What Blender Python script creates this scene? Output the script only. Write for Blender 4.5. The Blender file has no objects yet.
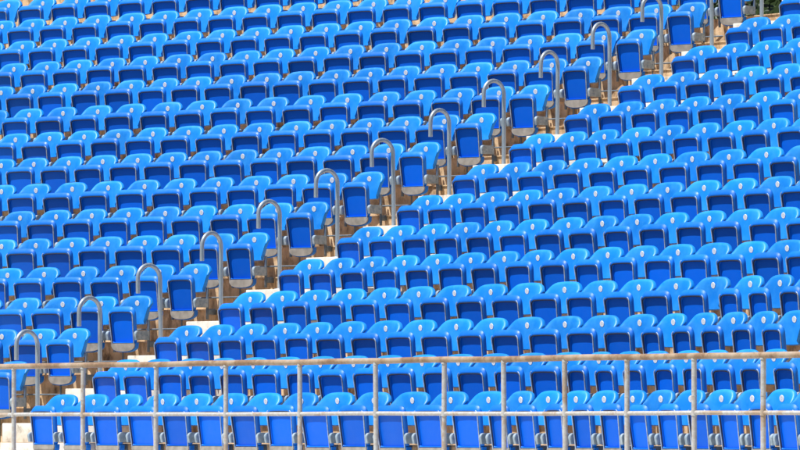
import bpy, bmesh, math, random
from mathutils import Vector, Matrix
random.seed(7)
C = bpy.context.scene
R_ = math.radians

# ---------------------------------------------------------------- camera, sky, sun, exposure
cam_d = bpy.data.cameras.new('camera'); cam = bpy.data.objects.new('camera', cam_d)
C.collection.objects.link(cam); C.camera = cam
cam.location = (0, 0, 0.489)
cam.rotation_euler = (R_(90) + 0.03468, 0, 0)
cam_d.sensor_width = 36; cam_d.lens = 36 * 5732.9 / 800
cam_d.clip_start = 0.5; cam_d.clip_end = 3000

SUN_EL = 66.0
SUN_TO = Vector((-0.92, -0.39))            # horizontal direction towards the sun
SUN_TO.normalize()
world = bpy.data.worlds.new('World'); C.world = world; world.use_nodes = True
wn = world.node_tree; wn.nodes.clear()
wo = wn.nodes.new('ShaderNodeOutputWorld'); bg = wn.nodes.new('ShaderNodeBackground')
sky = wn.nodes.new('ShaderNodeTexSky'); sky.sky_type = 'NISHITA'; sky.sun_disc = False
sky.sun_elevation = R_(SUN_EL); sky.sun_rotation = math.atan2(SUN_TO.x, SUN_TO.y)
bg.inputs['Strength'].default_value = 0.055
wn.links.new(sky.outputs[0], bg.inputs['Color']); wn.links.new(bg.outputs[0], wo.inputs['Surface'])
sun_d = bpy.data.lights.new('sun', 'SUN'); sun = bpy.data.objects.new('sun', sun_d)
C.collection.objects.link(sun)
sun_d.energy = 5.0; sun_d.angle = R_(0.5); sun_d.color = (1.0, 0.965, 0.915)
to_sun = Vector((SUN_TO.x * math.cos(R_(SUN_EL)), SUN_TO.y * math.cos(R_(SUN_EL)), math.sin(R_(SUN_EL))))
sun.rotation_euler = to_sun.to_track_quat('Z', 'Y').to_euler(); sun.location = (-20, -10, 40)
C.view_settings.view_transform = 'Standard'; C.view_settings.look = 'None'
C.view_settings.exposure = 0.52; C.view_settings.gamma = 1; C.view_settings.use_curve_mapping = False

# ---------------------------------------------------------------- rows of the stand: seat places along each row (metres)
R ={
 0:[-0.05, 0.46, 0.99, 1.56, 2.09, 2.62, 3.14, 3.67, 4.19, 4.71, 5.25, 5.78, 6.29, 6.72, 7.08, 7.44, 7.8, 8.16, 8.51, 8.88, 9.25, 9.62, 9.97, 10.3],
 1:[-0.06, 0.45, 0.99, 1.48, 1.97, 2.47, 2.99, 3.48, 3.98, 4.47, 4.98, 5.47, 5.97, 6.45, 6.88, 7.25, 7.61, 8.0, 8.36, 8.73, 9.08, 9.48],
 2:[-0.08, 0.45, 0.96, 1.49, 1.99, 2.49, 3.02, 3.53, 4.05, 4.55, 5.05, 5.57, 6.07, 6.57, 7.01, 7.4, 7.78, 8.16, 8.54],
 3:[-0.04, 0.48, 1.0, 1.54, 2.07, 2.59, 3.12, 3.65, 4.17, 4.7, 5.2, 5.72, 6.22, 6.71, 7.19, 7.57, 7.96],
 4:[-0.05, 0.45, 0.95, 1.45, 1.96, 2.46, 2.96, 3.45, 3.96, 4.45, 4.93, 5.42, 5.91, 6.4, 6.87, 7.31],
 5:[-0.05, 0.47, 0.99, 1.49, 1.99, 2.5, 3.03, 3.52, 4.02, 4.52, 5.03, 5.52, 6.03, 6.53],
 6:[-0.02, 0.49, 1.01, 1.54, 2.05, 2.57, 3.1, 3.62, 4.14, 4.65, 5.16, 5.66],
 7:[-0.03, 0.49, 1.03, 1.57, 2.11, 2.61, 3.15, 3.68, 4.21, 4.72],
 8:[-0.02, 0.5, 1.0, 1.5, 1.99, 2.51, 3.03, 3.52, 4.02],
 9:[0.0, 0.53, 1.05, 1.56, 2.07, 2.6, 3.11],
 10:[0.01, 0.54, 1.06, 1.59, 2.12, 2.64],
 11:[0.01, 0.53, 1.03, 1.53],
 12:[0.05, 0.57, 1.08],
 13:[0.08],
}
L ={
 1:[0.0, -0.46],
 2:[-0.02, -0.46, -0.96],
 3:[-0.01, -0.47, -0.97, -1.46, -1.97],
 4:[-0.03, -0.5, -0.99, -1.49, -2.01, -2.5],
 5:[-0.04, -0.49, -0.98, -1.46, -1.95, -2.43, -2.92, -3.39],
 6:[-0.02, -0.49, -0.97, -1.48, -1.96, -2.45, -2.95, -3.44, -3.94, -4.44],
 7:[-0.04, -0.52, -1.02, -1.51, -2.01, -2.51, -3.01, -3.51, -4.01, -4.52, -5.01],
 8:[-0.03, -0.51, -0.98, -1.47, -1.95, -2.44, -2.92, -3.4, -3.88, -4.37, -4.85, -5.35, -5.82],
 9:[-0.02, -0.5, -0.99, -1.48, -1.98, -2.46, -2.96, -3.45, -3.94, -4.44, -4.93, -5.42, -5.92, -6.42, -6.92],
 10:[-0.02, -0.49, -1.0, -1.51, -1.99, -2.5, -3.0, -3.51, -4.01, -4.51, -5.0, -5.52, -6.01, -6.52, -7.02, -7.54],
 11:[-0.02, -0.49, -0.97, -1.46, -1.94, -2.43, -2.91, -3.38, -3.88, -4.35, -4.85, -5.33, -5.81, -6.3, -6.79, -7.29, -7.77, -8.25],
 12:[-0.0, -0.49, -0.97, -1.46, -1.96, -2.44, -2.92, -3.41, -3.91, -4.4, -4.9, -5.38, -5.88, -6.37, -6.87, -7.36, -7.86, -8.35, -8.86, -9.36],
 13:[-0.0, -0.47, -0.97, -1.47, -1.97, -2.47, -2.97, -3.46, -3.98, -4.49, -4.98, -5.49, -5.98, -6.49, -6.99, -7.5, -8.0, -8.51, -9.03, -9.53, -10.03],
 14:[-0.0, -0.48, -0.98, -1.47, -1.97, -2.47, -2.98, -3.49, -4.01, -4.52, -5.03, -5.54, -6.05, -6.56, -7.07, -7.59, -8.11, -8.62, -9.15, -9.66, -10.17, -10.66],
 15:[-5.58, -6.09, -6.6, -7.12, -7.65, -8.17, -8.69, -9.22, -9.75, -10.27, -10.81, -11.36],
}
H = 0.3175                                  # rise of one row
DOT = 0.68                                  # number disc above its tread
O_R = Vector((-2.993, 51.231, 0)); O_L = Vector((-4.149, 52.758, 0))
E_R = Vector((0.543, 0.513, 0)); E_L = Vector((0.553, 0.524, 0))
T_R = -0.9426; T_L = -0.6861
def dirs(t): return Vector((math.cos(t), math.sin(t), 0)), Vector((-math.sin(t), math.cos(t), 0))
U_R, N_R = dirs(T_R); U_L, N_L = dirs(T_L)
EH = Vector((0.728, 0.686, 0)).normalized(); WH = Vector((EH.y, -EH.x, 0))     # up the aisle, across the aisle
def up(k): return Vector((0, 0, k * H))

# ---------------------------------------------------------------- helpers
def mat(name, build):
    m = bpy.data.materials.new(name); m.use_nodes = True
    nt = m.node_tree; p = nt.nodes['Principled BSDF']; build(nt, p); return m
def N(nt, t, **kw):
    n = nt.nodes.new(t)
    for a, v in kw.items():
        if a in n.inputs: n.inputs[a].default_value = v
        else: setattr(n, a, v)
    return n
def noise(nt, scale, detail=4, vec=None, rough=0.5):
    n = nt.nodes.new('ShaderNodeTexNoise'); n.inputs['Scale'].default_value = scale
    n.inputs['Detail'].default_value = detail; n.inputs['Roughness'].default_value = rough
    if vec is not None: nt.links.new(vec, n.inputs['Vector'])
    return n.outputs['Fac']
def ramp(nt, fac, stops):
    r = nt.nodes.new('ShaderNodeValToRGB'); e = r.color_ramp.elements
    while len(e) < len(stops): e.new(0.5)
    for i, (p, c) in enumerate(stops): e[i].position = p; e[i].color = (*c, 1)
    nt.links.new(fac, r.inputs['Fac']); return r.outputs['Color']
def coords(nt, scale=(1, 1, 1), kind='Object'):
    tc = nt.nodes.new('ShaderNodeTexCoord'); mp = nt.nodes.new('ShaderNodeMapping')
    mp.inputs['Scale'].default_value = scale
    nt.links.new(tc.outputs[kind], mp.inputs['Vector']); return mp.outputs['Vector']
def world_coords(nt, scale=(1, 1, 1)):
    g = nt.nodes.new('ShaderNodeNewGeometry'); mp = nt.nodes.new('ShaderNodeMapping')
    mp.inputs['Scale'].default_value = scale
    nt.links.new(g.outputs['Position'], mp.inputs['Vector']); return mp.outputs['Vector']
def mixc(nt, fac, a, b, mode='MIX'):
    m = nt.nodes.new('ShaderNodeMix'); m.data_type = 'RGBA'; m.blend_type = mode
    for s, v in ((0, fac), (6, a), (7, b)):
        if hasattr(v, 'is_linked') or hasattr(v, 'links'): nt.links.new(v, m.inputs[s])
        elif s == 0: m.inputs[0].default_value = v
        else: m.inputs[s].default_value = (*v, 1)
    return m.outputs[2]
def bump(nt, p, fac, strength, dist):
    b = nt.nodes.new('ShaderNodeBump'); b.inputs['Strength'].default_value = strength
    b.inputs['Distance'].default_value = dist
    nt.links.new(fac, b.inputs['Height']); nt.links.new(b.outputs[0], p.inputs['Normal'])

def m_blue(base, pale, dust=.35, spec=.32, bleach=.2):
    def f(nt, p):
        oi = nt.nodes.new('ShaderNodeObjectInfo')
        w = world_coords(nt)
        c = ramp(nt, oi.outputs['Random'], [(0.0, tuple(x * .80 for x in base)), (1.0, tuple(min(1, x * 1.18) for x in base))])
        f1 = ramp(nt, noise(nt, 6, 6, w, 0.65), [(0.42, (0, 0, 0)), (0.72, (bleach,) * 3)])
        c = mixc(nt, f1, c, pale)                                   # sun-bleached cloudy patches
        f2 = ramp(nt, noise(nt, 55, 3, w, 0.7), [(0.66, (0, 0, 0)), (0.8, (dust,) * 3)])
        c = mixc(nt, f2, c, (.25, .36, .5))                          # dust specks
        nt.links.new(c, p.inputs['Base Color'])
        nt.links.new(ramp(nt, noise(nt, 20, 3, w), [(0.3, (.38,) * 3), (0.7, (.54,) * 3)]), p.inputs['Roughness'])
        p.inputs['Specular IOR Level'].default_value = spec
        bump(nt, p, noise(nt, 60, 2, w), 0.05, 0.004)
    return f
M = {}
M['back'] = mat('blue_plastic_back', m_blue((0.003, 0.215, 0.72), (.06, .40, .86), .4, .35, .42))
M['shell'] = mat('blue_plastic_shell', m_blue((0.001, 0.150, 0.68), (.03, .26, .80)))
M['pan'] = mat('blue_plastic_pan_shaded', m_blue((0.0005, 0.120, 0.74), (.004, .14, .74), .12, .2))  # shaded copy of the blue: shade of the recessed underside put into the colour
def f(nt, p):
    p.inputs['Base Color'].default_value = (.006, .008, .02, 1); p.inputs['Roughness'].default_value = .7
M['lip_shade'] = mat('painted_shade_black', f)  # near-black colour for the painted shade line inside the pan lip
def f(nt, p):
    w = world_coords(nt)
    nt.links.new(ramp(nt, noise(nt, 30, 4, w), [(.35, (.28, .37, .50)), (.65, (.46, .55, .68))]), p.inputs['Base Color'])
    p.inputs['Roughness'].default_value = .45
M['pale_strip'] = mat('pale_grey_blue', f)  # pale grey-blue for the thin strips on the pan sides
def f(nt, p):
    w = world_coords(nt)
    c = ramp(nt, noise(nt, 14, 5, w), [(.3, (.21, .20, .18)), (.7, (.36, .34, .31))])
    nt.links.new(c, p.inputs['Base Color']); p.inputs['Roughness'].default_value = .6
M['plate'] = mat('dusty_grey_plate', f)
def f(nt, p):
    w = world_coords(nt)
    c = ramp(nt, noise(nt, 22, 5, w), [(.3, (.17, .24, .31)), (.55, (.28, .36, .43)), (.8, (.42, .48, .53))])
    nt.links.new(c, p.inputs['Base Color']); p.inputs['Roughness'].default_value = .5
M['bracket'] = mat('grey_cast_bracket', f)
def f(nt, p):
    w = world_coords(nt)
    c = ramp(nt, noise(nt, 25, 5, w), [(.3, (.09, .13, .18)), (.7, (.17, .22, .27))])
    nt.links.new(c, p.inputs['Base Color']); p.inputs['Roughness'].default_value = .5; p.inputs['Metallic'].default_value = .3
M['post'] = mat('dull_grey_steel', f)
def f(nt, p):
    v = coords(nt)
    ln = nt.nodes.new('ShaderNodeVectorMath'); ln.operation = 'LENGTH'
    mp = nt.nodes.new('ShaderNodeMapping'); mp.inputs['Scale'].default_value = (75, 0, 50)
    nt.links.new(v, mp.inputs['Vector']); nt.links.new(mp.outputs[0], ln.inputs[0])
    c = ramp(nt, ln.outputs['Value'], [(.0, (.80, .81, .80)), (.38, (.80, .81, .80)), (.45, (.50, .55, .60)), (.58, (.50, .55, .60)), (.66, (.80, .81, .80))])
    nt.links.new(c, p.inputs['Base Color']); p.inputs['Roughness'].default_value = .45
M['disc'] = mat('white_number_disc', f)
def f(nt, p):
    w = world_coords(nt)
    w2 = world_coords(nt, (11, 11, 5.0))
    a = noise(nt, 1.0, 6, w2, .65); b = noise(nt, 5, 5, w, .6)
    c = ramp(nt, a, [(.32, (.09, .055, .03)), (.40, (.36, .24, .13)), (.50, (.70, .50, .30)), (.72, (.78, .62, .42))])
    c2 = ramp(nt, b, [(.40, (.26, .16, .085)), (.60, (.74, .54, .33))])
    c = mixc(nt, .38, c, c2)
    w3 = world_coords(nt, (5, 5, 1.2))
    d = ramp(nt, noise(nt, 1.0, 8, w3, .75), [(.56, (0, 0, 0)), (.66, (.75, .75, .75))])
    c = mixc(nt, d, c, (.085, .055, .035))
    nt.links.new(c, p.inputs['Base Color']); p.inputs['Roughness'].default_value = .9
    bump(nt, p, a, .6, .03)
M['concrete'] = mat('weathered_tan_concrete', f)
def f(nt, p):
    w = world_coords(nt)
    a = noise(nt, 9, 6, w, .65)
    c = ramp(nt, a, [(.30, (.36, .32, .26)), (.42, (.62, .58, .51)), (.70, (.76, .74, .69))])
    nt.links.new(c, p.inputs['Base Color']); p.inputs['Roughness'].default_value = .85
    bump(nt, p, noise(nt, 40, 4, w), .3, .008)
M['white'] = mat('pale_cast_concrete', f)
def f(nt, p):
    w = world_coords(nt); v = coords(nt, (1, 1, .35))
    c = ramp(nt, noise(nt, 9, 6, v, .6), [(.35, (.24, .29, .34)), (.55, (.36, .42, .48)), (.75, (.50, .56, .62))])
    nt.links.new(c, p.inputs['Base Color']); p.inputs['Roughness'].default_value = .42; p.inputs['Metallic'].default_value = .35
M['galv'] = mat('galvanised_steel', f)
def m_rail(lo, hi):
    def f(nt, p):
        w = world_coords(nt)
        a = noise(nt, 2.2, 8, w, .68)
        c = ramp(nt, a, [(lo - .05, (.20, .12, .07)), (lo + .02, (.36, .27, .19)), (hi, (.41, .36, .31)), (hi + .02, (.46, .48, .49))])
        c = mixc(nt, ramp(nt, noise(nt, 28, 5, w, .7), [(.42, (.75,) * 3), (.62, (0,) * 3)]), c, mixc(nt, .5, c, (.30, .19, .11)))
        nt.links.new(c, p.inputs['Base Color']); p.inputs['Roughness'].default_value = .5
        bump(nt, p, noise(nt, 60, 4, w), .25, .003)
    return f
M['rail_top'] = mat('rusting_grey_paint_top', m_rail(.50, .66))
M['rail_mid'] = mat('rusting_grey_paint_middle', m_rail(.32, .42))
M['rail_post'] = mat('rusting_grey_paint_post', m_rail(.30, .42))
def f(nt, p):
    w = world_coords(nt)
    c = ramp(nt, noise(nt, 2.5, 8, w, .7), [(.3, (.025, .06, .012)), (.7, (.06, .11, .025))])
    nt.links.new(c, p.inputs['Base Color']); p.inputs['Roughness'].default_value = .95
M['grass'] = mat('mown_grass', f)
def f(nt, p):
    w = world_coords(nt)
    c = ramp(nt, noise(nt, .35, 9, w, .75), [(.35, (.006, .012, .005)), (.6, (.022, .036, .012)), (.75, (.05, .065, .025))])
    nt.links.new(c, p.inputs['Base Color']); p.inputs['Roughness'].default_value = 1; p.inputs['Specular IOR Level'].default_value = .1
M['wood'] = mat('dark_wooded_slope', f)
def f(nt, p):
    oi = nt.nodes.new('ShaderNodeObjectInfo'); w = world_coords(nt)
    c = ramp(nt, noise(nt, 8, 4, w), [(.35, (.012, .028, .010)), (.7, (.045, .075, .022))])
    nt.links.new(c, p.inputs['Base Color']); p.inputs['Roughness'].default_value = .6
M['leaf'] = mat('dark_green_leaves', f)
def f(nt, p):
    c = ramp(nt, noise(nt, 12, 4, coords(nt)), [(.3, (.07, .045, .03)), (.7, (.16, .11, .07))])
    nt.links.new(c, p.inputs['Base Color']); p.inputs['Roughness'].default_value = .9
M['bark'] = mat('brown_bark', f)

def mesh(name, bm, m, smooth=True, angle=40):
    me = bpy.data.meshes.new(name); bmesh.ops.recalc_face_normals(bm, faces=bm.faces)
    for fc in bm.faces: fc.smooth = smooth
    if smooth:
        for e in bm.edges:
            if len(e.link_faces) == 2 and e.calc_face_angle(0) > R_(angle): e.smooth = False
    bm.to_mesh(me); bm.free(); me.materials.append(m); return me
def link(name, me, parent=None, loc=(0, 0, 0)):
    o = bpy.data.objects.new(name, me); C.collection.objects.link(o); o.location = loc
    if parent: o.parent = parent
    return o
def empty(name, label, cat, loc=(0, 0, 0), rz=0, group=None):
    o = bpy.data.objects.new(name, None); C.collection.objects.link(o)
    o.location = loc; o.rotation_euler = (0, 0, rz); o.empty_display_size = .1
    tag(o, label, cat, group); return o
def tag(o, label=None, cat=None, group=None, kind=None):
    if label: o['label'] = label
    if cat: o['category'] = cat
    if group: o['group'] = group
    if kind: o['kind'] = kind
def box(bm, x0, x1, y0, y1, z0, z1, bev=0.0, seg=2):
    r = bmesh.ops.create_cube(bm, size=1); vs = r['verts']
    for v in vs:
        v.co = Vector(((x0 + x1) / 2 + v.co.x * (x1 - x0), (y0 + y1) / 2 + v.co.y * (y1 - y0), (z0 + z1) / 2 + v.co.z * (z1 - z0)))
    if bev:
        es = list({e for v in vs for e in v.link_edges})
        bmesh.ops.bevel(bm, geom=es, offset=bev, segments=seg, profile=.6, affect='EDGES')
def tube(bm, pts, r, n=12, cap=True):
    pts = [Vector(p) for p in pts]; rings = []; prev = None
    for i, p in enumerate(pts):
        t = (pts[min(i + 1, len(pts) - 1)] - pts[max(i - 1, 0)]).normalized()
        if prev is None:
            a = t.orthogonal().normalized()
        else:
            a = (prev - t * prev.dot(t)).normalized()
        prev = a; b = t.cross(a)
        rr = r[i] if isinstance(r, (list, tuple)) else r
        rings.append([bm.verts.new(p + (a * math.cos(2 * math.pi * j / n) + b * math.sin(2 * math.pi * j / n)) * rr) for j in range(n)])
    for i in range(len(rings) - 1):
        for j in range(n):
            bm.faces.new((rings[i][j], rings[i][(j + 1) % n], rings[i + 1][(j + 1) % n], rings[i + 1][j]))
    if cap:
        bm.faces.new(rings[0][::-1]); bm.faces.new(rings[-1])
def prism(bm, pts, z0, z1):
    a = [bm.verts.new((p[0], p[1], z0)) for p in pts]; b = [bm.verts.new((p[0], p[1], z1)) for p in pts]
    n = len(pts)
    for i in range(n): bm.faces.new((a[i], a[(i + 1) % n], b[(i + 1) % n], b[i]))
    bm.faces.new(a[::-1]); bm.faces.new(b)

# ---------------------------------------------------------------- ground, walkway and terracing
def meet(p, u, q, v):
    # point where the lines p+t*u and q+s*v cross (plan)
    d = u.x * v.y - u.y * v.x; t = ((q.x - p.x) * v.y - (q.y - p.y) * v.x) / d
    return p + u * t
bm = bmesh.new(); prism(bm, [(-900, -300), (900, -300), (900, 1500), (-900, 1500)], -1.4, -1.2)
tag(link('ground', mesh('ground', bm, M['grass'], False)), kind='structure')
bm = bmesh.new(); hr = random.Random(5); nxh, nyh = 60, 24; G = []
for j in range(nyh + 1):
    y = 110 + 500 * (j / nyh) ** 1.4; row = []
    for i in range(nxh + 1):
        x = -420 + 840 * i / nxh
        z = -1.25 + 42 * math.sin(math.pi * min(1, j / nyh * 1.15)) ** .8 * (1 + .12 * math.sin(i * .7) + .08 * math.sin(i * 1.9 + j)) + (hr.uniform(-.5, .5) if 0 < j < nyh else -.3)
        row.append(bm.verts.new((x, y, z)))
    G.append(row)
for j in range(nyh):
    for i in range(nxh): bm.faces.new((G[j][i], G[j][i + 1], G[j + 1][i + 1], G[j + 1][i]))
tag(link('hill', mesh('hill', bm, M['wood'], True, 80)), kind='structure')
RISER = 0.145                                # riser face stands this far behind the discs of the row below
def front(k):                                # plan line of the riser of tier k: left end, corner in the aisle, right end
    pl = O_L + E_L * (k - 1) + N_L * RISER; pr = O_R + E_R * (k - 1) + N_R * RISER
    return pl - U_L * 15, meet(pl, U_L, pr, U_R), pr + U_R * 13.5
walk = front(1)
bm = bmesh.new()
prism(bm, [walk[0] + N_L * .4, walk[1] + EH * .4, walk[2] + N_R * .4, walk[2] - N_R * 3.4, walk[1] - EH * 3.4, walk[0] - N_L * 3.4], -1.19, 0)
tag(link('walkway', mesh('walkway', bm, M['white'], False)), kind='structure')
terrace = empty('grandstand', 'weathered tan concrete terracing that carries the rows of blue seats', 'grandstand', walk[1])
for k in range(1, 16):
    a = front(k); b = front(k + 1)
    if k == 15: b = tuple(p + EH * 3 for p in b)
    bm = bmesh.new()
    prism(bm, [a[0], a[1], a[2], b[2] + N_R * .3, b[1] + EH * .3, b[0] + N_L * .3], (k - 1) * H - .03, k * H)
    bmesh.ops.bevel(bm, geom=[e for e in bm.edges if all(v.co.z > k * H - .001 for v in e.verts) and any(abs((v.co - a[1] - up(k)).length) < .01 for v in e.verts)], offset=.012, segments=2, affect='EDGES')
    o = link('tier', mesh('tier', bm, M['concrete'], True, 30), terrace); o.location = -terrace.location
for k in (16, 17, 18):                       # the left block goes on rising, the aisle stops at tier 15
    p0 = O_L + E_L * (k - 1) + N_L * RISER; p1 = p0 + E_L; cut = 2.4 + (k - 16) * 1.0
    bm = bmesh.new()
    prism(bm, [p0 - U_L * 15, p0 - U_L * cut, p1 + N_L * .3 - U_L * cut, p1 + N_L * .3 - U_L * 15], (k - 1) * H - .03, k * H)
    o = link('tier', mesh('tier', bm, M['concrete'], True, 30), terrace); o.location = -terrace.location
stairs = empty('aisle_stairs', 'pale cast concrete steps climbing the aisle between the seat blocks', 'stairs', O_R - WH * .95)
rng = random.Random(3)
for k in range(1, 16):
    c = O_R + E_R * k + up(k)
    bm = bmesh.new(); j = rng.uniform(-.02, .02)
    box(bm, -1.32 + j, .12 + j, -.38, .06, .002, .178 + rng.uniform(-.006, .006), .008)
    bm.transform(Matrix.Translation(c - stairs.location) @ Matrix(((WH.x, EH.x, 0, 0), (WH.y, EH.y, 0, 0), (0, 0, 1, 0), (0, 0, 0, 1))))
    link('upper_step', mesh('upper_step', bm, M['white'], True, 30), stairs)
    bm = bmesh.new()
    box(bm, -.97 + j, .35 + j, -.69, -.56, -H + .003, .001, .006)
    bm.transform(Matrix.Translation(c - stairs.location) @ Matrix(((WH.x, EH.x, 0, 0), (WH.y, EH.y, 0, 0), (0, 0, 1, 0), (0, 0, 0, 1))))
    link('lower_step', mesh('lower_step', bm, M['white'], True, 30), stairs)

# ---------------------------------------------------------------- the seat
def back_mesh(w):
    bm = bmesh.new(); a = w / 2; nx, nz = 18, 12; F = []; B = []
    for j in range(nz + 1):
        t = j / nz; rf = []; rb = []
        for i in range(nx + 1):
            s = -1 + 2 * i / nx; q = abs(s)
            hw = a * (0.83 + 0.17 * min(1, t * 1.35) ** .8)
            ztop = .748 - .018 * q ** 2 - .054 * max(0, (q - .52) / .48) ** 2.3
            zbot = .480 + .006 * q ** 2 + .022 * max(0, (q - .75) / .25) ** 2
            z = zbot + (ztop - zbot) * t
            y = .010 + .10 * (z - DOT) * .9 + .022 * t ** 5
            wg = max(0, (q - .70) / .30)                          # wings turn sharply forward, deeper low down
            y -= .018 * q ** 2.2 + (.030 + .012 * (1 - t)) * wg ** 1.7 * (1 - .5 * max(0, t - .8) / .2)
            hw_c = 1 - .04 * wg
            y -= .020 * math.sin(math.pi * t) * (1 - q) * -1 * .6
            x = s * hw * hw_c
            rf.append(bm.verts.new((x, y - .009, z)))
            thick = .026 if t < .93 else .026
            rb.append(bm.verts.new((x * (1.0 + .035 * q), y + thick + .004 * q, z - (.004 if j == nz else 0))))
        F.append(rf); B.append(rb)
    for j in range(nz):
        for i in range(nx):
            bm.faces.new((F[j][i], F[j][i + 1], F[j + 1][i + 1], F[j + 1][i]))
            bm.faces.new((B[j][i + 1], B[j][i], B[j + 1][i], B[j + 1][i + 1]))
    rim = [F[0][i] for i in range(nx + 1)] + [F[j][nx] for j in range(1, nz + 1)] + [F[nz][i] for i in range(nx - 1, -1, -1)] + [F[j][0] for j in range(nz - 1, 0, -1)]
    rib = [B[0][i] for i in range(nx + 1)] + [B[j][nx] for j in range(1, nz + 1)] + [B[nz][i] for i in range(nx - 1, -1, -1)] + [B[j][0] for j in range(nz - 1, 0, -1)]
    mid = []
    for f_, b_ in zip(rim, rib):
        c = (f_.co + b_.co) / 2; o = Vector((c.x / a * .6, 0, (1 if c.z > .62 else -1) * .8)); o.normalize(); mid.append(bm.verts.new(c + o * .008))
    n = len(rim)
    for i in range(n):
        k = (i + 1) % n
        bm.faces.new((rim[k], rim[i], mid[i], mid[k])); bm.faces.new((mid[k], mid[i], rib[i], rib[k]))
    # bolt boss low on the back
    return mesh('backrest', bm, M['back'], True, 75)
PT, PB = .640, .300                          # top and bottom of the folded pan
def lean(z): return -.235 + (PT - z) / (PT - PB) * .045
def pan_loop(w, os_, ot, ob, y, rt=.072, rbm=.034):
    a0 = w / 2 - os_; T = PT - ot; Bz = PB + ob; pts = []
    rt = max(.012, rt - os_); rbm = max(.012, rbm - os_ * .5); n = 6
    def tp(x, z):
        k = 1 - .09 * (PT - z) / (PT - PB)
        zz = z + .007 * (1 - (x / (w / 2)) ** 2) * max(0, (z - .5)) / .145
        return Vector((x * k, lean(z) + y, zz))
    for cx, cz, r, a1 in ((a0 - rt, T - rt, rt, 0), (-a0 + rt, T - rt, rt, 90), (-a0 + rbm, Bz + rbm, rbm, 180), (a0 - rbm, Bz + rbm, rbm, 270)):
        for i in range(n + 1):
            t = R_(a1 + 90 * i / n); pts.append(tp(cx + r * math.cos(t), cz + r * math.sin(t)))
        if a1 == 0:
            for i in range(1, 6): pts.append(tp((a0 - rt) * (1 - 2 * i / 6), T))
    return pts
def pan_mesh(w):
    bm = bmesh.new()
    spec = [(.016, .014, .004, .046), (.006, .004, .0, .040), (.0, .002, .0, .032), (.001, .010, .0, .022), (.004, .022, .001, .011), (.010, .036, .002, .003),
            (.017, .046, .003, 0), (.026, .052, .005, .001), (.030, .055, .006, .004), (.031, .056, .007, .023), (.06, .10, .05, .021)]
    L = [[bm.verts.new(p) for p in pan_loop(w, *s)] for s in spec]
    n = len(L[0]); inner = set(L[-1]) | set(L[-2])
    for a, b in zip(L, L[1:]):
        for i in range(n): bm.faces.new((a[i], a[(i + 1) % n], b[(i + 1) % n], b[i]))
    bm.faces.new(L[-1]); bm.faces.new(L[0][::-1])
    a = w / 2 * .90; y0 = lean(PB) + .008                       # rounded heel of the pan behind the grey plate
    prof = [(a, PB + .004)] + [(a * math.cos(math.pi * i / 20), PB - .022 - .068 * math.sin(math.pi * i / 20) ** .8) for i in range(21)] + [(-a, PB + .004)]
    A = [bm.verts.new((x, y0, z)) for x, z in prof]; B = [bm.verts.new((x, y0 + .045, z)) for x, z in prof]; m = len(A)
    bm.faces.new(A); bm.faces.new(B[::-1])
    for i in range(m): bm.faces.new((A[i], B[i], B[(i + 1) % m], A[(i + 1) % m]))
    for fc in bm.faces:                                             # underside panel inside the lip: same plastic, its shade painted in as darker blue
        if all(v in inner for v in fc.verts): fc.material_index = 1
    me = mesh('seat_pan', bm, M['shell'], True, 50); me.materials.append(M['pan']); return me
def strip_mesh(w, side):  # thin pale strip along one side of the pan
    bm = bmesh.new(); a = w / 2 - .0185; pts = []
    def k(z): return 1 - .09 * (PT - z) / (PT - PB)
    for i in range(9):
        z = PB - .012 + (PT - .075 - PB + .012) * i / 8
        pts.append((side * a * k(z), lean(z) - .003, z))
    for i in range(1, 5):
        t = R_(90 * i / 5); z = PT - .075 + .032 * math.sin(t)
        pts.append((side * (a * k(z) - .030 * (1 - math.cos(t))), lean(z) - .003, z))
    tube(bm, pts, [.0044] * 10 + [.004, .0035, .003], 8)
    return mesh('side_strip', bm, M['pale_strip'], True, 50)
def shade_line_mesh(w):  # dark tube added along the inner lip to draw the shade line there
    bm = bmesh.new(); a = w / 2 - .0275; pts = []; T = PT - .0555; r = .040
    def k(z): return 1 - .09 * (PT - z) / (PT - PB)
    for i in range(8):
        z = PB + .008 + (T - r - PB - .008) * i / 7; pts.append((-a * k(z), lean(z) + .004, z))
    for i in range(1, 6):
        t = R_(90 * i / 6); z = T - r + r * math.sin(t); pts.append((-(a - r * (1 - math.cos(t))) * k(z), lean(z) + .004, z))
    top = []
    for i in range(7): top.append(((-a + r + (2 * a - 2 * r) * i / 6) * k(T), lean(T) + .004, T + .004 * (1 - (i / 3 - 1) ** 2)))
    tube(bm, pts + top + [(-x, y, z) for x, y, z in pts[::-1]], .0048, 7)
    return mesh('lip_shade_line', bm, M['lip_shade'], True, 50)
def plate_mesh(w):
    bm = bmesh.new(); a = w / 2 * .87; n = 20; top = PB - .004
    prof = [(a, top)] + [(a * math.cos(math.pi * i / n), top - .020 - .058 * math.sin(math.pi * i / n) ** .8) for i in range(n + 1)] + [(-a, top)]
    y0 = lean(PB) - .004; y1 = y0 + .034
    A = [bm.verts.new((x, y0, z)) for x, z in prof]; B = [bm.verts.new((x * .98, y1, z + .002)) for x, z in prof]
    fA = bm.faces.new(A); bm.faces.new(B[::-1]); m = len(A)
    for i in range(m): bm.faces.new((A[i], B[i], B[(i + 1) % m], A[(i + 1) % m]))
    bmesh.ops.bevel(bm, geom=list(fA.edges), offset=.004, segments=2, affect='EDGES')
    return mesh('hinge_plate', bm, M['plate'], True, 35)
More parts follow.
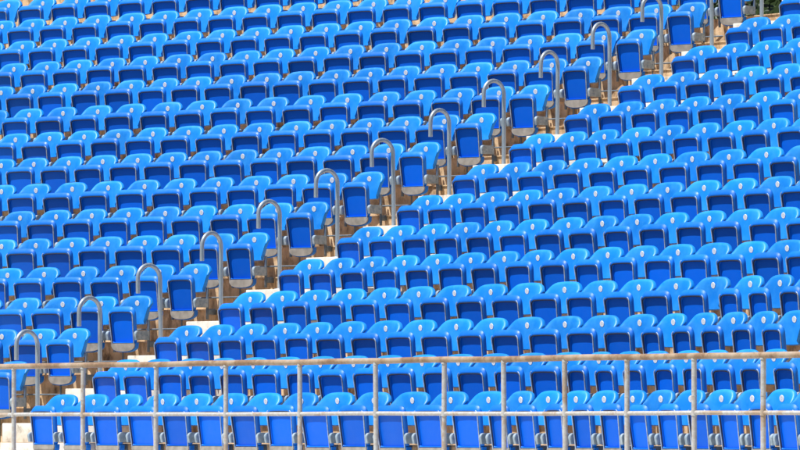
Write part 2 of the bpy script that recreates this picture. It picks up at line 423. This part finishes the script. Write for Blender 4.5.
def bracket_mesh():
    bm = bmesh.new(); prof = [(-.035, .330), (-.212, .328)]
    for i in range(8):
        t = R_(180 - 90 * i / 7); prof.append((-.186 + .038 * math.cos(t), .380 + .036 * math.sin(t)))
    prof += [(-.035, .414)]
    A = [bm.verts.new((-.016, y, z)) for y, z in prof]; B = [bm.verts.new((.016, y, z)) for y, z in prof]; m = len(A)
    fa = bm.faces.new(A); fb = bm.faces.new(B[::-1])
    for i in range(m): bm.faces.new((A[i], B[i], B[(i + 1) % m], A[(i + 1) % m]))
    bmesh.ops.bevel(bm, geom=list(set(fa.edges) | set(fb.edges)), offset=.003, segments=2, affect='EDGES')
    for s in (-1, 1):
        for y, z in ((-.150, .385), (-.150, .352), (-.060, .372)):      # bolt heads
            r = bmesh.ops.create_cone(bm, cap_ends=True, segments=8, radius1=.007, radius2=.006, depth=.006, matrix=Matrix.Translation((s * .018, y, z)) @ Matrix.Rotation(R_(90), 4, 'Y'))
    return mesh('hinge_bracket', bm, M['bracket'], True, 35)
def post_mesh():
    bm = bmesh.new()
    box(bm, -.010, .010, -.040, -.018, .215, .52, .003)
    box(bm, -.019, .019, -.030, RISER - .002, .262, .316, .005)
    box(bm, -.034, .034, RISER - .010, RISER - .001, .245, .312, .002)
    return mesh('support_bracket', bm, M['post'], True, 35)
def disc_mesh():
    bm = bmesh.new()
    bmesh.ops.create_cone(bm, cap_ends=True, segments=20, radius1=.0265, radius2=.025, depth=.003, matrix=Matrix.Rotation(R_(96), 4, 'X'))
    return mesh('number_disc', bm, M['disc'], True, 35)
BR, PO, DI = bracket_mesh(), post_mesh(), disc_mesh()
protos = {}
def proto(wp, wb):
    key = (round(wp, 3), round(wb, 3))
    if key in protos: return protos[key]
    xs = wp / 2 * .9 + .027
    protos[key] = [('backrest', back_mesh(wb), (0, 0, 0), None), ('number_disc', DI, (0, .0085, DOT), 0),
                   ('seat_pan', pan_mesh(wp), (0, 0, 0), None), ('side_strip', strip_mesh(wp, -1), (0, 0, 0), 2), ('side_strip', strip_mesh(wp, 1), (0, 0, 0), 2), ('lip_shade_line', shade_line_mesh(wp), (0, 0, 0), 2),
                   ('hinge_plate', plate_mesh(wp), (0, 0, 0), 2),
                   ('hinge_bracket', BR, (-xs, 0, 0), None), ('hinge_bracket', BR, (xs, 0, 0), None),
                   ('support_bracket', PO, (-xs, 0, 0), None), ('support_bracket', PO, (xs, 0, 0), None)]
    return protos[key]
ORD = 'first second third fourth fifth sixth seventh eighth ninth tenth eleventh twelfth thirteenth fourteenth fifteenth sixteenth seventeenth eighteenth nineteenth twentieth twenty-first twenty-second twenty-third twenty-fourth'.split()
rest = []                                    # seats past the three hundred that show largest: one object
rs = random.Random(11)
def seat(side, k, i, s, ss):
    sp = []
    if i > 0: sp.append(abs(ss[i] - ss[i - 1]))
    if i + 1 < len(ss): sp.append(abs(ss[i + 1] - ss[i]))
    pitch = min(.54, max(.36, sum(sp) / len(sp))) if sp else .5
    if len(sp) == 2 and min(sp) > .46 or len(sp) == 1 and sp[0] > .46: pitch = round(pitch / .02) * .02
    elif side == 'R' and sp: pitch = .38 if min(sp) < .40 or sp[0] < .42 else .5
    wp, wb = pitch - .115, pitch - .060
    if side == 'L':
        if i == 0: wp, wb = .34, .385
        else: wp, wb = .405, .42
    O, E, U, T = (O_R, E_R, U_R, T_R) if side == 'R' else (O_L, E_L, U_L, T_L)
    loc = O + E * k + U * s + up(k)
    parts = proto(wp, wb)
    small = (side == 'L' and (k >= 14 or (k == 13 and i >= 9)))
    if small:
        rest.append((loc, T, parts)); return
    block = 'left' if side == 'L' else 'right'
    row = ORD[k - 1] if side == 'L' else ORD[k]
    narrow = pitch < .44 and side == 'R'
    if i == 0: lab = 'blue folded seat at the aisle end of the %s row up, %s seat block' % (row, block)
    else: lab = '%sblue folded seat, %s from the aisle, %s row up, %s seat block' % ('narrow ' if narrow else '', ORD[i], row, block)
    root = empty('stadium_seat', lab, 'seat', loc, T + rs.uniform(-.012, .012), 'folded blue seats of the %s block' % block)
    made = []
    tilt = rs.gauss(0, .017)
    for name, me, pl, par in parts:
        o = link(name, me, root if par is None else made[par], pl); made.append(o)
        if name == 'seat_pan':                                    # some pans hang a little further open
            o.rotation_euler = (tilt, 0, 0); o.location = (0, tilt * .32, 0)
for k in sorted(R):
    for i, s in enumerate(R[k]): seat('R', k, i, s, R[k])
for k in sorted(L):
    for i, s in enumerate(L[k]): seat('L', k, i, s, L[k])
# the far top rows: one object with all the parts' materials
me = bpy.data.meshes.new('stadium_seats'); bm = bmesh.new(); mats = []
for loc, T, parts in rest:
    base = Matrix.Translation(loc) @ Matrix.Rotation(T, 4, 'Z')
    for name, pm, pl, par in parts:
        n0 = len(bm.faces); v0 = len(bm.verts)
        bm.from_mesh(pm); bm.verts.ensure_lookup_table(); bm.faces.ensure_lookup_table()
        for mt in pm.materials:
            if mt not in mats: mats.append(mt)
        bmesh.ops.transform(bm, matrix=base @ Matrix.Translation(pl), verts=bm.verts[v0:])
        for fc in bm.faces[n0:]: fc.material_index = mats.index(pm.materials[fc.material_index])
bm.to_mesh(me); bm.free()
for mt in mats: me.materials.append(mt)
tag(link('stadium_seats', me), 'blue folded seats of the farthest rows along the top edge of the left block', 'seats', None, 'stuff')

# ---------------------------------------------------------------- base rails along the rows of the left block
for k in range(1, 15):
    bm = bmesh.new(); s1 = L[k][0] - .225; s0 = min(L[k]) - .4
    tube(bm, [U_L * s0 + N_L * .06 + Vector((0, 0, .13)), U_L * s1 + N_L * .06 + Vector((0, 0, .13))], .008, 8)
    tube(bm, [U_L * s1 + N_L * .06 + Vector((0, 0, .13)), U_L * s1 + N_L * .06 + Vector((0, 0, .30))], .009, 8)
    tube(bm, [U_L * s1 + N_L * .06 + Vector((0, 0, .13)), U_L * s1 + N_L * .06 + Vector((0, 0, .0))], .009, 8)
    for q in range(1, int((s1 - s0) / 1.0) + 1):
        tube(bm, [U_L * (s1 - q) + N_L * .06 + Vector((0, 0, .0)), U_L * (s1 - q) + N_L * .06 + Vector((0, 0, .13))], .009, 8)
    o = link('base_rail', mesh('base_rail', bm, M['post'], True, 50), None, O_L + E_L * k + up(k))
    tag(o, 'thin grey pipe at the foot of the seats, %s row up, left seat block' % ORD[k - 1], 'rail', 'thin base rails of the left block')

# ---------------------------------------------------------------- hooped handrails up the aisle
bm = bmesh.new(); r = .13; top = .71; pts = [(0, 0, 0), (0, 0, .3), (0, 0, .6), (0, 0, top)]
for i in range(1, 15):
    t = math.pi * i / 14; pts.append((0, -r + r * math.cos(t), top + r * math.sin(t)))
pts += [(0, -2 * r, top - .06), (0, -2 * r, top - .135)]
tube(bm, pts, .0205, 14)
HR = mesh('handrail_tube', bm, M['galv'], True, 50)
bm = bmesh.new(); bmesh.ops.create_cone(bm, cap_ends=True, segments=20, radius1=.055, radius2=.05, depth=.010, matrix=Matrix.Translation((0, 0, .006)))
HF = mesh('floor_flange', bm, M['galv'], True, 35)
hang = math.atan2(EH.y, EH.x) - math.pi / 2
for k in range(1, 15):
    h = empty('aisle_handrail', 'grey hooped handrail in the aisle, %s up from the front railing' % ORD[k - 1], 'handrail',
              O_R + E_R * k + WH * -1.16 + EH * -.10 + up(k) + Vector((0, 0, .178)), hang, 'hooped handrails up the aisle')
    o = link('handrail_tube', HR, h); o.rotation_euler = (rs.uniform(-.016, .016), rs.uniform(-.018, .018), rs.uniform(-.12, .12))
    link('floor_flange', HF, h)

# ---------------------------------------------------------------- front railing
F0 = Vector((-.0698 * 51.1, 51.1, 0))
def fence_at(px):                            # distance along the railing of each post, measured from the first one's line
    q = (px - 400) / 5732.9; t = (q * F0.y - F0.x) / (U_R.x - q * U_R.y); return t
railing = empty('front_railing', 'rusting pale tubular railing with two rails in front of the lowest row', 'railing', F0)
ts = [fence_at(p) for p in (14, 83, 156, 226, 300, 376, 444, 504, 565, 627, 694, 763)]
ZT, ZM = .489 + .510, .489 + .082
def wob(z, r, mt, name, seedv):
    bm = bmesh.new(); rr = random.Random(seedv); pts = []
    t = ts[0] - 1.6
    while t < ts[-1] + 1.7: pts.append(U_R * t + Vector((0, 0, z + rr.uniform(-.003, .003)))); t += .45
    tube(bm, pts, r, 14); return link(name, mesh(name, bm, mt, True, 50), railing)
wob(ZT, .0245, M['rail_top'], 'top_rail', 1)
wob(ZM, .0165, M['rail_mid'], 'middle_rail', 2)
for i, t in enumerate([ts[0] - 1.2] + ts + [ts[-1] + 1.0]):
    bm = bmesh.new(); tube(bm, [(0, 0, 0), (0, 0, .5), (rs.uniform(-.005, .005), 0, ZT - .012)], .0205, 14)
    bmesh.ops.create_cone(bm, cap_ends=True, segments=16, radius1=.06, radius2=.055, depth=.01, matrix=Matrix.Translation((0, 0, .006)))
    for zc, rr_, hh in ((ZM, .0245, .042), (ZT - .026, .0235, .014), (ZT - .30, .0218, .006)):
        bmesh.ops.create_cone(bm, cap_ends=True, segments=16, radius1=rr_, radius2=rr_ * .97, depth=hh, matrix=Matrix.Translation((0, 0, zc)))
    o = link('post', mesh('post', bm, M['rail_post'], True, 50), railing, U_R * t)

# ---------------------------------------------------------------- trees behind the stand
def tree(loc, rx, h, seedv, label):
    rr = random.Random(seedv)
    root = empty('leafy_tree', label, 'tree', loc, 0, 'dark trees behind the stand')
    bm = bmesh.new()
    tube(bm, [(0, 0, 0), (.05, .03, h * .3), (-.05, 0, h * .6), (.02, 0, h * .92)], [.20, .15, .09, .03], 9)
    for q in range(9):
        a = rr.uniform(0, 6.28); z = h * rr.uniform(.25, .7); l = rx * rr.uniform(.5, .9)
        tube(bm, [(0, 0, z), (math.cos(a) * l * .5, math.sin(a) * l * .5, z + l * .35), (math.cos(a) * l, math.sin(a) * l, z + l * .8)], [.07, .045, .012], 6)
    link('trunk', mesh('trunk', bm, M['bark']), root)
    bm = bmesh.new()
    for _ in range(95):
        a = rr.uniform(0, 6.28); zz = rr.uniform(.14, 1.0); rad = rx * rr.uniform(.1, 1.0) * (1 - .5 * abs(zz - .5))
        c = Vector((math.cos(a) * rad, math.sin(a) * rad, h * zz)); cr = rr.uniform(.35, .75)
        for q in range(150):
            d = Vector((rr.gauss(0, 1), rr.gauss(0, 1), rr.gauss(0, 1))).normalized() * cr * rr.uniform(.45, 1)
            p = c + d; a1 = Vector((rr.gauss(0, 1), rr.gauss(0, 1), rr.gauss(0, 1))).normalized(); b1 = a1.orthogonal().normalized(); sz = rr.uniform(.05, .09)
            bm.faces.new([bm.verts.new(p + a1 * sz), bm.verts.new(p + b1 * sz * .5), bm.verts.new(p - a1 * sz), bm.verts.new(p - b1 * sz * .5)])
    link('crown', mesh('crown', bm, M['leaf'], False), root)
TREES = [(-8.6, 73.5, 'leftmost dark leafy tree behind the top rows of the stand'), (-5.4, 72.2, 'dark leafy tree second from the left behind the top rows'),
         (-2.4, 73.0, 'dark leafy tree behind the left middle of the top rows'), (.4, 72.0, 'dark leafy tree behind the middle of the top rows'),
         (3.0, 72.6, 'dark leafy tree behind the top rows just left of the aisle'), (5.5, 71.4, 'dark leafy tree seen above the top of the aisle'),
         (8.3, 72.4, 'dark leafy tree behind the stand just right of the aisle'), (11.2, 73.2, 'rightmost dark leafy tree behind the stand')]
for i, (x, y, lab) in enumerate(TREES):
    tree(Vector((x, y, -1.2)), 2.4, 9.2 + (i * 7 % 4) * .3, 60 + i, lab)
